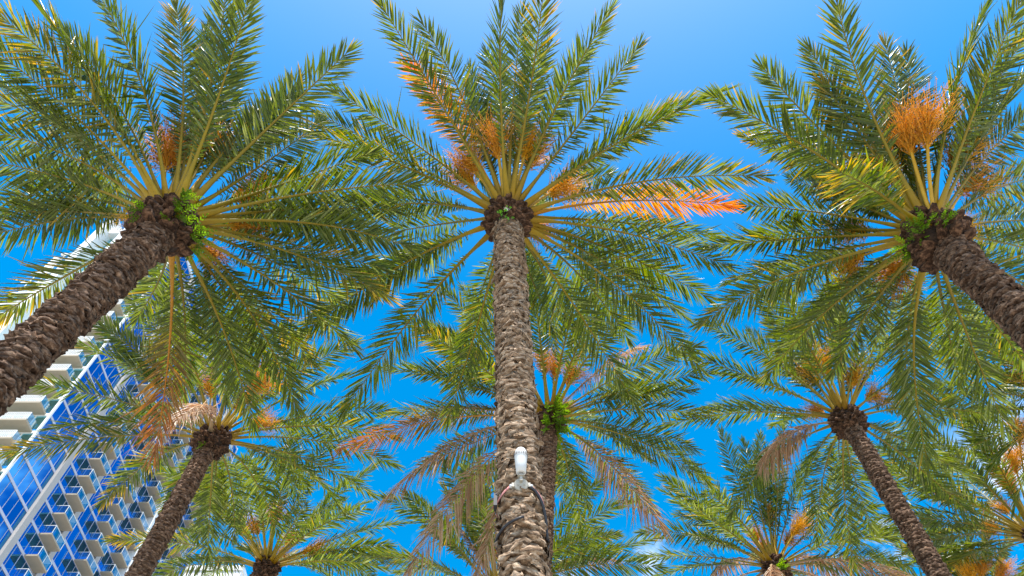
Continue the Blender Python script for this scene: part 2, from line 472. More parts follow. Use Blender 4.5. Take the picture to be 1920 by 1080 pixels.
def frond_meshes(P0, T, h, arch, state='g', n_side=78, leaf=0.46, width=0.026, sway=0.0, roll=0.0, petiole=0.19,
                 base_w=0.062, seed=0, hang=0.0):
    """returns (stalk mesh, leaflets mesh); the frond lies in the vertical plane through h, arching over towards T"""
    r = np.random.default_rng(seed)
    L = np.linalg.norm(T - P0)
    s = unit(np.cross(h, UPZ))
    P1 = P0 + (T - P0)*0.48 + UPZ*arch*L + s*sway*L
    us = np.linspace(0, 1, 22)
    p, t = bez(P0, P1, T, us)
    # ---- stalk
    nseg = 6
    rr = np.interp(us, [0, 0.05, 0.16, 0.5, 1], [base_w, base_w*0.72, base_w*0.40, base_w*0.22, base_w*0.055])
    n = np.cross(s, t); n /= np.linalg.norm(n, axis=1)[:, None]
    sd = np.cross(t, n)
    V = []
    for k in range(nseg):
        a = 2*math.pi*k/nseg
        V.append(p + rr[:, None]*(sd*math.cos(a)*np.interp(us, [0, 0.2, 1], [1.15, 1, 1])[:, None] + n*math.sin(a)*0.62))
    V = np.stack(V, 1).reshape(-1, 3)
    T4 = []
    for i in range(len(us)-1):
        for k in range(nseg):
            k2 = (k+1) % nseg
            T4.append((i*nseg+k, i*nseg+k2, (i+1)*nseg+k2, (i+1)*nseg+k))
    base_c, tip_c = (STK*r.uniform(0.85, 1.15), STK*0.85)
    if state in ('o', 'ot'): base_c, tip_c = STKO, (ORA*0.8)
    if state == 'b': base_c, tip_c = np.array([0.36, 0.24, 0.12]), BRN
    f = np.repeat(us, nseg)[:, None]
    C = base_c*(1-f) + tip_c*f
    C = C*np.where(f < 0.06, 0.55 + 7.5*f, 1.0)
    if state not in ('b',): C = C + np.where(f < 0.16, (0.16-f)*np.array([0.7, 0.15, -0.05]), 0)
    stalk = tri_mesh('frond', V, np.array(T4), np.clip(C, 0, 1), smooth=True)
    # ---- leaflets
    m = n_side*2
    u = np.concatenate([np.linspace(petiole, 0.995, n_side)]*2) + r.normal(0, 0.004, m)
    u = np.clip(u, petiole, 1.0)
    sg = np.concatenate([np.ones(n_side), -np.ones(n_side)])
    p, t = bez(P0, P1, T, u)
    n = np.cross(s, t); n /= np.linalg.norm(n, axis=1)[:, None]
    sd = np.cross(t, n)
    ro = roll*(0.3 + u) ; c_, s_ = np.cos(ro)[:, None], np.sin(ro)[:, None]
    n, sd = n*c_ + sd*s_, sd*c_ - n*s_
    a = np.radians(np.interp(u, [petiole, 0.35, 0.7, 0.92, 1], [62, 54, 44, 30, 8]) + r.normal(0, 6, m))
    rank = r.choice([0.05, 0.42, -0.22], m, p=[0.5, 0.32, 0.18])
    ph = rank + r.normal(0, 0.10, m)
    d = t*np.cos(a)[:, None] + (sd*sg[:, None]*np.cos(ph)[:, None] + n*np.sin(ph)[:, None])*np.sin(a)[:, None]
    ln = leaf*np.interp(u, [petiole, petiole+0.08, 0.36, 0.55, 0.82, 1], [0.10, 0.30, 0.62, 1, 0.82, 0.52])*r.uniform(0.82, 1.12, m)
    w = width*np.interp(u, [petiole, petiole+0.1, 0.6, 1], [0.5, 0.9, 1, 0.75])*r.uniform(0.8, 1.2, m)
    dead = state in ('b',)
    drop = (r.uniform(0.02, 0.16, m) + hang) * ln
    if dead: drop = r.uniform(0.55, 1.15, m)*ln; w = w*0.85
    if state == 'ot': 
        k_ = u > 0.62; drop[k_] = r.uniform(0.2, 0.7, k_.sum())*ln[k_]; w[k_] *= 0.7
    kink = r.random(m) < (0.05 if not dead else 0.3)
    nr = n + r.normal(0, 0.38, (m, 3))
    wd = np.cross(d, nr); wd /= np.linalg.norm(wd, axis=1)[:, None]
    up = np.cross(wd, d); up /= np.linalg.norm(up, axis=1)[:, None]
    secs, wf = [0.0, 0.34, 0.74, 1.0], [0.35, 1.0, 0.66, 0.0]
    kd = r.normal(0, 0.30, (m, 3))*kink[:, None]
    parts = []
    cs = []
    ttc = r.uniform(0, 1, m)
    base = GREEN[None]*(1-ttc[:, None]) + GREEN2[None]*ttc[:, None]
    base = base*r.uniform(0.80, 1.25, m)[:, None]
    pl = r.random(m) < 0.15; base[pl] = PALE_GLINT*r.uniform(0.8, 1.3)  # random leaflets whitened: waxy bloom, and white glints put into the colour
    yt = np.interp(u, [0.2, 0.75, 1], [0.06, 0.16, 0.42]) if state == 'y' else np.full(m, 0.012)
    ym = r.random(m) < yt*1.8
    for q, (sc, wq) in enumerate(zip(secs, wf)):
        c = p + d*(ln*sc)[:, None] - UPZ*(drop*sc*sc)[:, None] + kd*(ln*max(0, sc-0.34))[:, None]
        hw = (w*wq*0.5)[:, None]
        cc = base.copy()
        if state in ('g', 'y'):
            cc[ym] = base[ym]*(1-sc**1.2*0.9) + YEL*(sc**1.2*0.9)
            if q == 3: cc = cc*0.75 + np.array([0.24, 0.16, 0.04])*0.25
        elif state == 'o':
            hue = np.interp(u, [0.2, 0.55, 1], [0, 0.45, 1])[:, None]
            cc = (YEL*0.95*(1-hue) + ORA*hue)*(0.85 + 0.3*ttc[:, None])
            if q == 3: cc = cc*0.6 + np.array([0.45, 0.16, 0.12])*0.4
        elif state == 'ot':
            hue = np.interp(u, [0.35, 0.62, 0.8], [0, 0.6, 1])[:, None]
            cc = cc*(1-hue) + (ORA*0.6*(1-ttc[:, None]) + BRN*ttc[:, None])*hue
        elif state == 'b':
            cc = (BRN*(1-ttc[:, None]) + DRY*ttc[:, None])*np.full((m, 1), 1.0)
            if q == 3: cc = cc*0.9
        elif state == 'yo':
            cc = (YEL*(1-ttc[:, None]) + GREEN*ttc[:, None])*1.0
        if q < 3:
            parts += [c + wd*hw, c - up*hw*0.75, c - wd*hw]; cs += [cc, cc*1.0, cc]
        else:
            parts += [c]; cs += [cc]
    V = np.stack(parts, 1).reshape(-1, 3)
    C = np.stack(cs, 1).reshape(-1, 3)
    F = (LF_T[None] + (np.arange(m)*10)[:, None, None]).reshape(-1, 3)
    leaves = tri_mesh('leaflets', V, F, np.clip(C, 0, 1))
    return stalk, leaves

# scar and leaf-base templates: small lumps, x across, y out, z along the trunk
def lump(seed, prof, wid, nx=6, jit=0.07, sq=2.4):
    r = np.random.default_rng(seed); V = []; F = []
    for j, (z, o_) in enumerate(prof):
        for i in range(nx):
            f = i/(nx-1)*2-1
            bul = math.sqrt(max(0, 1-abs(f)**sq))
            zz = z - (0.16*abs(f)**2)
            V.append((f*0.5*wid[j] + r.normal(0, jit*0.5), o_*(0.18+0.82*bul) + r.normal(0, jit)*(0.4 if j in (0, len(prof)-1) else 1), zz + r.normal(0, jit)))
    for j in range(len(prof)-1):
        for i in range(nx-1):
            a = j*nx+i; F.append((a, a+1, a+nx+1, a+nx))
    return np.array(V), np.array(F)
SC_PROF = [(-0.50, -0.3), (-0.52, 0.50), (-0.36, 0.95), (0.02, 0.92), (0.36, 0.60), (0.58, -0.3)]
SC_W = [0.80, 1.0, 1.1, 1.02, 0.85, 0.6]
SCARS = [lump(100+i, SC_PROF, SC_W, jit=0.15, sq=6.0) for i in range(8)]
BT_PROF = [(-0.55, -0.2), (-0.42, 0.45), (-0.05, 0.95), (0.22, 1.25), (0.46, 1.0), (0.55, -0.2)]
BT_W = [0.55, 0.85, 0.92, 0.70, 0.62, 0.5]
BOOTS = [lump(200+i, BT_PROF, BT_W, jit=0.075, sq=4.0) for i in range(6)]
def tmpl_mesh(nm, tm, m_):
    me = tri_mesh(nm, tm[0], tm[1]); me.materials.append(m_); return me
SCAR_ME = {b: [tmpl_mesh('leaf_scar', s_, M[b]) for s_ in SCARS] for b in ('bark', 'bark_pale')}
BOOT_ME = [tmpl_mesh('leaf_base', s_, M['boot']) for s_ in BOOTS]

def fruit(root, rootloc, P0, Cpt, seed, size=1.0, tone=0.0):
    r = np.random.default_rng(seed)
    L = np.linalg.norm(Cpt - P0)
    mid = P0 + (Cpt-P0)*0.5 + UPZ*0.10*L
    u = np.linspace(0, 1, 9); p, t = bez(P0, mid, Cpt, u)
    mb = MB().tube(p - rootloc, np.interp(u, [0, 1], [0.030, 0.017])*size, 6, flat=0.6)
    me = mb.mesh('fruit_stalk', True)
    ca = me.color_attributes.new('Col', 'FLOAT_COLOR', 'POINT')
    for d_ in ca.data: d_.color = (0.50, 0.29, 0.02, 1)
    o = link('fruit_stalk', me, root, M['stalk'])
    ax = t[-1]; x = unit(np.cross(ax, UPZ + 0.01)); y = np.cross(x, ax)
    n = 230; V = []; F = []; C = []
    oc = np.array([0.84, 0.53, 0.006])*(1-tone) + np.array([0.76, 0.36, 0.08])*tone
    for i in range(n):
        a = r.uniform(0, 2*math.pi); sp = math.sqrt(r.uniform(0, 1))*0.95
        st = p[-1] - ax*r.uniform(0, 0.34)*size - rootloc
        d_ = unit(ax + (x*math.cos(a) + y*math.sin(a))*sp)
        ln = r.uniform(0.22, 0.60)*size
        wd = unit(np.cross(d_, r.normal(0, 1, 3)))*0.0038*size; wd2 = np.cross(d_, wd)
        prev = None
        cc = oc*r.uniform(0.75, 1.15)
        for q in range(4):
            f = q/3; c = st + d_*ln*f - UPZ*(0.10*ln*f*f) + r.normal(0, 0.020, 3)*(q > 0)
            b = len(V); V += [c + wd*(1-0.5*f), c - wd*0.5 + wd2*0.87*(1-0.5*f), c - wd*0.5 - wd2*0.87*(1-0.5*f)]; C += [cc*(1-0.2*f)+np.array([0.06, 0.02, 0.05])*f]*3
            if prev is not None:
                for k in range(3):
                    k2 = (k+1) % 3; F += [(prev+k, prev+k2, b+k2), (prev+k, b+k2, b+k)]
            prev = b
            if q and r.random() < 0.8:
                e = 0.0095*size*r.uniform(0.7, 1.2); cb = c + r.normal(0, 0.006, 3); b = len(V)
                bc = np.array([0.22, 0.12, 0.02]) if r.random() < 0.4 else oc*0.85
                V += [cb+np.array(q_)*e for q_ in ((1,0,0),(-1,0,0),(0,1,0),(0,-1,0),(0,0,1.2),(0,0,-1.2))]; C += [bc]*6
                F += [tuple(b+k for k in q_) for q_ in ((0,2,4),(2,1,4),(1,3,4),(3,0,4),(2,0,5),(1,2,5),(3,1,5),(0,3,5))]
    lm = tri_mesh('fruit_strands', np.array(V), np.array(F), np.clip(np.array(C), 0, 1)); lm.materials.append(M['fruit'])
    tag(link('fruit_strands', lm, o), kind='stuff')

def to_px(c):
    r_ = c - EYE; dp = r_[1]*CP + r_[2]*SP
    return 960 + F_PX*r_[0]/dp, 540 - F_PX*(-r_[1]*SP + r_[2]*CP)/dp, dp

def palm(label, head, yh, low, rad, headr, L, tips, fruits, seed, fill=6, fill_el=(50, 84), nside=98, leaf=0.54,
         scar_parts=False, bark='bark', scar_n=11, scar_dz=0.055, dry_skirt=0, width=0.030):
    r = np.random.default_rng(seed)
    H = at_y(head[0], head[1], yh)
    if low is not None:
        Lo = at_y(low[0], low[1], yh + (low[2] if len(low) > 2 else 0))
    else:
        Lo = H - np.array([0, 0, H[2]*0.5])
    slope = (H - Lo)/(H[2] - Lo[2])
    base = Lo.copy(); base[2] = 0; base[:2] -= slope[:2]*Lo[2]*0.35
    root = empty('palm_tree', base)
    tag(root, label, 'palm tree', 'date palms in the grove')
    # --- trunk axis
    def axis(z):
        z = np.asarray(z, float)
        f = np.clip(z/Lo[2], 0, 1)
        up_ = Lo[None] + slope[None]*(z[:, None]-Lo[2])
        bend = base[None]*(1-f[:, None]) + Lo[None]*f[:, None]
        k = (f**2)[:, None]
        q = np.where(z[:, None] > Lo[2], up_, bend*(1-k) + up_*k)
        q[:, 2] = z
        return q
    ztop = H[2] - headr*0.75
    rt = lambda z: np.interp(z, [0, 0.5, ztop*0.5, ztop], [rad*1.30, rad*1.06, rad, rad])
    zs = np.linspace(0, ztop + 0.15, int(ztop/0.16)); ax = axis(zs)
    nk = 22; V = []
    for k in range(nk):
        a = 2*math.pi*k/nk
        rr = rt(zs)*(0.94 + r.normal(0, 0.012, len(zs)))
        V.append(ax + np.stack([rr*math.cos(a), rr*math.sin(a), np.zeros(len(zs))], 1))
    V = np.stack(V, 1).reshape(-1, 3) - base
    Q = [(i*nk+k, i*nk+(k+1) % nk, (i+1)*nk+(k+1) % nk, (i+1)*nk+k) for i in range(len(zs)-1) for k in range(nk)]
    tm = tri_mesh('trunk', V, np.array(Q), smooth=True)
    trunk = link('trunk', tm, root, M[bark])
    # --- leaf scars on the trunk
    cand = []
    nrow = int(ztop/scar_dz)
    for j in range(nrow):
        z = (j + 0.5)*scar_dz
        for i in range(scar_n):
            a = 2*math.pi*(i + 0.5*(j % 2) + 0.18*math.sin(j*0.7))/scar_n + r.normal(0, 0.10)
            cand.append((z + r.normal(0, scar_dz*0.24), a))
    cz = np.clip(np.array([c[0] for c in cand]), 0.02, ztop); ca = np.array([c[1] for c in cand])
    cx = axis(cz); rr = rt(cz)*0.93
    pos = cx + np.stack([rr*np.cos(ca), rr*np.sin(ca), np.zeros(len(ca))], 1)
    sw = 2*math.pi*rt(cz)/scar_n*r.uniform(1.2, 2.4, len(cz)); sh = scar_dz*r.uniform(0.75, 1.45, len(cz)); so = rad*0.26*r.uniform(0.35, 1.4, len(cz))
    which = r.integers(0, 8, len(cz)); tilt = r.normal(0, 0.14, len(cz))
    order = np.zeros(len(cz)) - 1.0
    for i in range(len(cz)):
        out = np.array([math.cos(ca[i]), math.sin(ca[i]), 0]); vd = unit(EYE - pos[i]); fc = out @ vd
        if fc > 0.05:
            uu, vv, dp = to_px(pos[i])
            if -20 < uu < 1940 and -20 < vv < 1100: order[i] = fc*sw[i]*sh[i]/dp**2
    keep = set(np.argsort(-order)[:300][np.sort(-order)[:300] < 0].tolist()) if scar_parts else set()
    bv = []; bf = []; nb = 0
    for i in range(len(cz)):
        a, ti = ca[i], tilt[i]
        if i in keep:
            o = link('leaf_scar', SCAR_ME[bark][which[i]], trunk, loc=tuple(pos[i]-base))
            o.rotation_euler = (0, ti, a - math.pi/2); o.scale = (sw[i], so[i], sh[i])
        else:
            tv, tf = SCARS[which[i]]
            x, y, z = tv[:, 0]*sw[i], tv[:, 1]*so[i], tv[:, 2]*sh[i]
            x, z = x*math.cos(ti) + z*math.sin(ti), -x*math.sin(ti) + z*math.cos(ti)
            b_ = a - math.pi/2
            bv.append(np.stack([x*math.cos(b_)-y*math.sin(b_), x*math.sin(b_)+y*math.cos(b_), z], 1) + (pos[i]-base))
            bf.append(tf + nb); nb += len(tv)
    sm = tri_mesh('leaf_scars', np.concatenate(bv), np.concatenate(bf))
    tag(link('bark_scars', sm, trunk, M[bark]), kind='stuff')
    # --- fibrous head with leaf bases
    hp = [(-headr*1.35, rad*0.98), (-headr*1.05, headr*0.86), (-headr*0.5, headr*0.92), (0, headr*0.88), (headr*0.5, headr*0.72), (headr*1.1, headr*0.35), (headr*1.6, 0.03)]
    hm = MB().lathe(H - base, slope, hp, 20)
    hm.v = [tuple(np.array(v_) + r.normal(0, 0.014, 3)) for v_ in hm.v]
    hm.build('fibre_head', M['fibre'], root, True)
    axd = unit(slope)
    rowsb = 9; nb_ = 13
    for j in range(rowsb):
        hz = -headr*1.15 + j*headr*0.235
        rb = np.interp(hz, [h_ for h_, _ in hp], [q_ for _, q_ in hp])*0.96
        for i in range(nb_):
            a = 2*math.pi*(i + 0.5*(j % 2))/nb_ + r.normal(0, 0.12)
            if r.random() < 0.08: continue
            o = link('leaf_base', BOOT_ME[r.integers(0, 6)], root)
            o.location = tuple(H - base + axd*(hz + r.normal(0, headr*0.05)) + rb*np.array([math.cos(a), math.sin(a), 0]))
            o.rotation_euler = (r.normal(-0.25, 0.15), r.normal(0, 0.15), a - math.pi/2)
            sw_ = 2*math.pi*headr/nb_*r.uniform(0.8, 1.25)
            o.scale = (sw_, headr*0.30*r.uniform(0.4, 1.6), headr*0.32*r.uniform(0.75, 1.3))
    # --- fronds
    specs = []
    for tp in tips:
        u_, v_ = tp[0], tp[1]
        st = tp[2] if len(tp) > 2 else 'g'
        Lf = L*(tp[3] if len(tp) > 3 else 1.0)*r.uniform(0.96, 1.04)
        root_ = tp[4] if len(tp) > 4 else 1
        specs.append((at_sphere(u_, v_, H, Lf, root_), st, tp[5] if len(tp) > 5 else None))
    for k in range(fill):
        a = 2.39996*k + seed; e = R(r.uniform(*fill_el)); Lf = L*r.uniform(0.75, 0.98)
        specs.append((H + Lf*np.array([math.cos(a)*math.cos(e), math.sin(a)*math.cos(e), math.sin(e)]), 'g' if r.random() < 0.85 else 'y', None))
    for k in range(dry_skirt):
        a = 2.39996*k*1.3 + seed*1.7; e = R(r.uniform(-55, -15)); Lf = L*r.uniform(0.7, 0.95)
        specs.append((H + Lf*np.array([math.cos(a)*math.cos(e), math.sin(a)*math.cos(e), math.sin(e)]), 'b', None))
    for q, (T, st, ao) in enumerate(specs):
        dv = T - H; hl = math.hypot(dv[0], dv[1]); e = math.atan2(dv[2], hl)
        h = unit([dv[0], dv[1], 0]) if hl > 0.05 else np.array([1.0, 0, 0])
        ee = e + 0.25
        P0 = H + h*headr*np.interp(ee, [-0.6, 0.4, 1.3], [0.92, 0.80, 0.30]) + UPZ*headr*np.interp(ee, [-0.6, 0.4, 1.3], [-0.35, 0.25, 0.8])
        arch = 0.17*math.cos(e)*r.uniform(0.7, 1.35)
        if st == 'b': arch *= 1.6
        if ao: arch = ao
        stalk, leaves = frond_meshes(P0 - base, T - base, h, arch, st, n_side=nside, leaf=leaf*r.uniform(0.92, 1.08), width=width,
                                     sway=r.normal(0, 0.035), roll=r.normal(0, 0.35), seed=seed*1000 + q,
                                     base_w=0.062*headr/0.27, hang=0.06 if e < -0.1 else 0.0)
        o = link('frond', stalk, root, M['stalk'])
        lo_ = link('leaflets', leaves, o, M['leaf']); tag(lo_, kind='stuff')
        if st == 'b': tag(o, 'dry brown frond')
        if st == 'o': tag(o, 'frond turned orange')
    # --- fruit stalks
    for q, ft in enumerate(fruits):
        C = at_sphere(ft[0], ft[1], H, (ft[2] if len(ft) > 2 else 1.35)*headr/0.27, ft[3] if len(ft) > 3 else 1)
        dv = C - H; h = unit([dv[0], dv[1], 0])
        fruit(root, base, H + h*headr*0.6 + UPZ*headr*0.4, C, seed*77 + q, size=headr/0.27*r.uniform(0.85, 1.2)*min(1.0, (ft[2] if len(ft) > 2 else 1.35)/1.2), tone=r.choice([0, 0.1, 0.35]))
    return dict(root=root, H=H, axis=axis, rt=rt, base=base, headr=headr)

left = palm('leaning date palm in front of the glass tower, green fern tufts on its head', (318, 418), 3.93, (0, 708), 0.178, 0.29, 3.25,
  [(-5, 26, 'y'), (45, -25), (178, -22), (330, 8, 'y'), (425, -30), (470, -12), (385, 55), (655, 95), (-35, 78), (-45, 130), (-45, 172, 'y'),
   (-35, 242), (-45, 297), (25, 368, 'g', 0.85), (-40, 402), (-30, 445), (-15, 600, 'y', 0.95), (775, 345), (700, 285), (600, 228), (745, 395), (770, 465),
   (720, 505), (730, 560, 'y'), (665, 655), (585, 680, 'y'), (555, 765), (475, 800, 'g', 1.05), (425, 745), (345, 735), (290, 850, 'ot', 1.05), (505, 700),
   (640, 570), (255, 600), (120, 60), (70, 330), (560, 330), (560, 150, 'g', 0.9), (690, 440)],
  [(310, 285), (415, 285), (470, 365), (468, 425), (400, 480, 1.1), (258, 410, 0.7), (350, 270)], 11, fill=6, scar_parts=True, bark='bark', scar_n=12, scar_dz=0.052)

centre = palm('straight date palm carrying a white spotlight on its pale trunk', (952, 408), 5.03, (982, 1080), 0.162, 0.285, 3.75,
  [(712, 4), (790, 40), (765, 122, 'o', 0.86), (945, -70), (1022, -45, 'y'), (912, 98), (1028, 85), (1148, 14), (1200, 84), (1292, 186, 'y'), (1358, 170),
   (1428, 330, 'y'), (1372, 386, 'o', 0.95), (1350, 445), (1372, 502), (1312, 690), (1292, 600), (1192, 762), (1078, 640), (625, 170), (535, 236, 'y'),
   (600, 215), (662, 366), (648, 402), (690, 445), (565, 625), (643, 775), (838, 792), (700, 545), (548, 642, 'y'), (1000, 570), (1040, 625),
   (880, 125), (1240, 520), (1100, 100), (870, 640), (1180, 640), (1330, 560), (980, 20)],
  [(930, 262), (990, 268), (868, 330), (1056, 350), (1010, 430, 1.0), (880, 300), (1000, 290)], 23, fill=5, scar_parts=True, bark='bark_pale', scar_n=8, scar_dz=0.062)

right = palm('outward leaning date palm with bright fern tufts and orange fruit', (1748, 440), 4.38, (1920, 598), 0.178, 0.31, 3.35,
  [(1568, 0), (1430, 125), (1515, 88), (1660, 80, 'y'), (1855, 0), (1918, -8), (1792, 180, 'y', 0.85), (1335, 180), (1392, 255, 'y'), (1572, 322, 'y', 0.8, -1),
   (1385, 385), (1320, 462), (1365, 530), (1315, 605), (1440, 705), (1480, 650), (1560, 705), (1640, 645), (1740, 872, 'g', 1.05), (1700, 765),
   (1885, 800), (1995, 575), (1970, 480), (1985, 415), (1965, 330), (1955, 200), (1965, 105), (1935, 50), (1480, 238), (1480, 335), (1520, 600),
   (1452, 560), (1625, 565), (1940, 700), (1800, 720), (1420, 440), (1700, 100), (1870, 150)],
  [(1640, 335), (1700, 245), (1800, 290), (1822, 342), (1598, 430), (1592, 490), (1680, 512), (1792, 428, 0.9), (1740, 230), (1660, 300)], 37, fill=6, scar_parts=True,
  bark='bark', scar_n=12, scar_dz=0.052)

left2 = palm('slimmer date palm whose head bears one folded dry brown frond, before the glass tower', (400, 822), 9.6, (258, 1080), 0.140, 0.26, 3.7,
  [(-10, 852, 'y'), (190, 945, 'y', 0.9), (62, 720), (172, 590), (245, 555), (742, 872), (730, 770), (645, 962), (620, 800), (334, 788, 'b', 0.58, -1, 0.55),
   (560, 640), (480, 600), (400, 570), (520, 1000), (440, 1010), (660, 700), (300, 560), (370, 1010), (130, 640), (560, 930), (700, 930)],
  [(395, 722), (490, 715), (455, 750), (490, 790, 1.0)], 41, fill=13, fill_el=(-5, 75), nside=86, leaf=0.54, width=0.032)

centre2 = palm('date palm with many hanging brown fronds behind the spotlight trunk', (1030, 786), 9.6, (1012, 1080), 0.138, 0.25, 3.8,
  [(715, 690), (765, 790, 'b', 0.8), (640, 842, 'ot', 1.05), (718, 938, 'b', 0.92), (768, 1070, 'b', 1.0), (895, 1075, 'b', 0.85), (830, 1015), (868, 540), (800, 605), (1205, 650, 'b', 0.9),
   (1332, 700), (1245, 742), (1342, 782), (1302, 842), (1330, 905), (1243, 990, 'b', 1.0), (1222, 955), (1090, 990), (1062, 930), (1050, 560), (1000, 520), (920, 560),
   (1150, 560), (760, 600), (720, 780)],
  [(1040, 690), (1075, 700), (1060, 760, 1.0), (1020, 680)], 53, fill=17, fill_el=(-12, 72), nside=86, leaf=0.54, width=0.032)

right2 = palm('slim dark trunked date palm with a rounded knobbly brown head', (1586, 785), 9.4, (1760, 1080), 0.135, 0.25, 3.7,
  [(1330, 765), (1345, 700), (1318, 605), (1402, 620), (1480, 560), (1448, 800), (1500, 930), (1532, 1010), (1602, 1062), (1640, 1000), (1765, 875),
   (1835, 905), (1700, 600), (1825, 735), (1805, 640), (1885, 785), (1560, 540), (1640, 540), (1420, 545, 'g', 0.5), (1430, 870, 'b', 0.4), (1700, 960), (1760, 560)],
  [(1520, 700), (1600, 705), (1530, 770, 1.0), (1640, 740), (1545, 680)], 67, fill=13, fill_el=(-10, 75), nside=86, leaf=0.54, width=0.032)

left3 = palm('date palm with vivid orange fruit stalks beyond the palm with the folded brown frond', (500, 1066), 14.6, None, 0.142, 0.26, 3.75,
  [(205, 1012, 'y'), (340, 1000), (395, 870), (470, 850), (545, 830), (620, 820), (705, 872), (760, 980), (690, 940), (740, 1040), (700, 1080), (420, 860),
   (300, 1060), (380, 1090), (640, 1100), (560, 780), (650, 900)],
  [(545, 1010), (480, 985), (590, 1030), (530, 1035, 1.0), (515, 965)], 71, fill=17, fill_el=(-8, 75), nside=76, leaf=0.54, width=0.036)

right3 = palm('date palm with drooping dry brown fronds round its head beside the dark slim trunk', (1452, 1064), 14.6, None, 0.142, 0.26, 3.75,
  [(1255, 830), (1352, 808), (1425, 815), (1470, 800), (1200, 1000), (1180, 1050), (1530, 850), (1600, 880), (1340, 1075, 'b', 0.7), (1560, 1075, 'b', 0.7), (1445, 1100, 'b', 0.4, -1),
   (1640, 950), (1690, 1000), (1700, 1060), (1240, 920), (1300, 870), (1560, 950), (1230, 1080)],
  [(1415, 1000), (1440, 970), (1480, 1010), (1500, 985), (1430, 1020)], 83, fill=17, fill_el=(-5, 75), nside=76, leaf=0.54, width=0.036, dry_skirt=4)

centre3 = palm('date palm almost hidden behind the spotlight trunk, only its fronds showing', (935, 1120), 15.0, None, 0.142, 0.26, 3.8,
  [(690, 1040), (720, 930), (745, 1075), (830, 860), (880, 850), (1060, 870), (1130, 900), (1180, 940), (1230, 1010), (1240, 1065), (1155, 1050, 'b', 0.85), (800, 990, 'g', 0.8),
   (860, 985, 'b', 0.6), (970, 850), (780, 930), (1120, 990)],
  [(930, 1030), (1000, 1040)], 97, fill=20, fill_el=(-5, 75), nside=76, leaf=0.54, width=0.036)

far_right = palm('date palm with yellow fronds and orange fruit right of the dark slim trunk', (1945, 1010), 13.6, None, 0.142, 0.26, 3.9,
  [(1650, 840), (1700, 780), (1760, 720), (1620, 900), (1650, 1000), (1700, 1060), (1740, 1085), (1830, 740, 'y'), (1900, 730), (1930, 1180), (1780, 860, 'y'), (1720, 930),
   (1850, 1100), (1640, 950), (1990, 760), (1800, 780), (1680, 880, 'b', 0.95), (1760, 1000, 'y'), (2150, 900), (2200, 1050)],
  [(1890, 900), (1900, 860), (1880, 950), (1860, 990), (1910, 810)], 101, fill=16, fill_el=(-5, 70), nside=80, leaf=0.54, width=0.036)

far_right2 = palm('date palm low beside the dark slim trunk, yellow fruit under its dense fronds', (1850, 1180), 17.0, None, 0.142, 0.26, 3.8,
  [(1640, 1060), (1680, 1010), (1740, 960), (1800, 930), (1860, 930), (1920, 960), (1620, 1120), (1960, 1040), (1780, 1010), (1900, 1010), (1700, 1090)],
  [(1840, 1060), (1815, 1075), (1880, 1070)], 113, fill=10, nside=70, leaf=0.54, width=0.038)

right_edge = palm('date palm out at the edge, its dark fronds hanging behind the outward leaning trunk', (2050, 770), 9.2, None, 0.142, 0.26, 3.9,
  [(1690, 640), (1700, 730), (1715, 800), (1765, 870), (1800, 560), (1850, 890), (1740, 570), (1780, 690), (1830, 640), (1810, 800), (1880, 720, 'y'), (1900, 960), (1860, 540),
   (1950, 560), (2200, 560), (2300, 700), (2350, 850), (1960, 1000), (2100, 1050)],
  [(1930, 700), (1940, 800)], 131, fill=8, nside=80, leaf=0.54, width=0.034)

# ------------------------------------------------------------------ ferns rooted in the palm heads
def fern(pl, label, spots, seed, size=0.26, nfr=9):
    r = np.random.default_rng(seed)
    for q, (u_, v_, sz, lab) in enumerate(spots):
        P = at_sphere(u_, v_, pl['H'] - UPZ*pl['headr']*0.3, pl['headr']*1.12, -1)
        root = empty('fern', P); tag(root, lab, 'fern', label)
        out = unit((P - pl['H'])*np.array([1, 1, 0.25]))
        for k in range(int(nfr*(0.7 + sz*0.5))):
            d = unit(out + r.normal(0, 0.75, 3) + UPZ*0.15)
            if d @ out < 0.1: d = unit(d + out*0.8)
            L = size*sz*r.uniform(0.55, 1.15); h = unit([d[0], d[1], 0])
            st, lv = frond_meshes(r.normal(0, 0.03*sz, 3) - out*0.05, d*L, h, 0.12, 'g', n_side=8, leaf=0.060*sz, width=0.020*sz, petiole=0.12, base_w=0.008, seed=seed*50+q*20+k)
            n_ = len(lv.vertices); c4 = np.ones((n_, 4), np.float32); c4[:, :3] = np.array([0.13, 0.25, 0.008])*r.uniform(0.5, 1.3)
            lv.color_attributes['Col'].data.foreach_set('color', c4.ravel())
            o = link('frond', st, root, M['fern'])
            tag(link('leaflets', lv, o, M['fern']), kind='stuff')
fern(left, 'ferns on the leaning palm', [(335, 400, 1.0, 'largest bright green fern tuft, on the head of the leaning palm'), (355, 440, 1.1, 'green fern tuft low on the leaning palm head above its trunk'),
     (270, 400, 0.8, 'yellow green fern tuft on the leaning palm head, nearest the glass tower'), (345, 372, 0.8, 'small fern tuft under the leaf stalks of the leaning palm'),
     (312, 412, 0.5, 'tiny fern sprig in the middle of the leaning palm head'), (360, 470, 0.8, 'dark green fern tuft hanging below the leaning palm head')], 5)
fern(right, 'ferns on the outward leaning palm', [(1738, 420, 1.0, 'upright bright fern tuft on the outward leaning palm head'), (1770, 415, 0.9, 'fern tuft close under the leaf stalks of the outward leaning palm'),
     (1700, 465, 1.0, 'yellow green fern tuft at the fruit side of the outward leaning palm'), (1728, 445, 0.8, 'fern sprig in the middle of the outward leaning palm head')], 6)
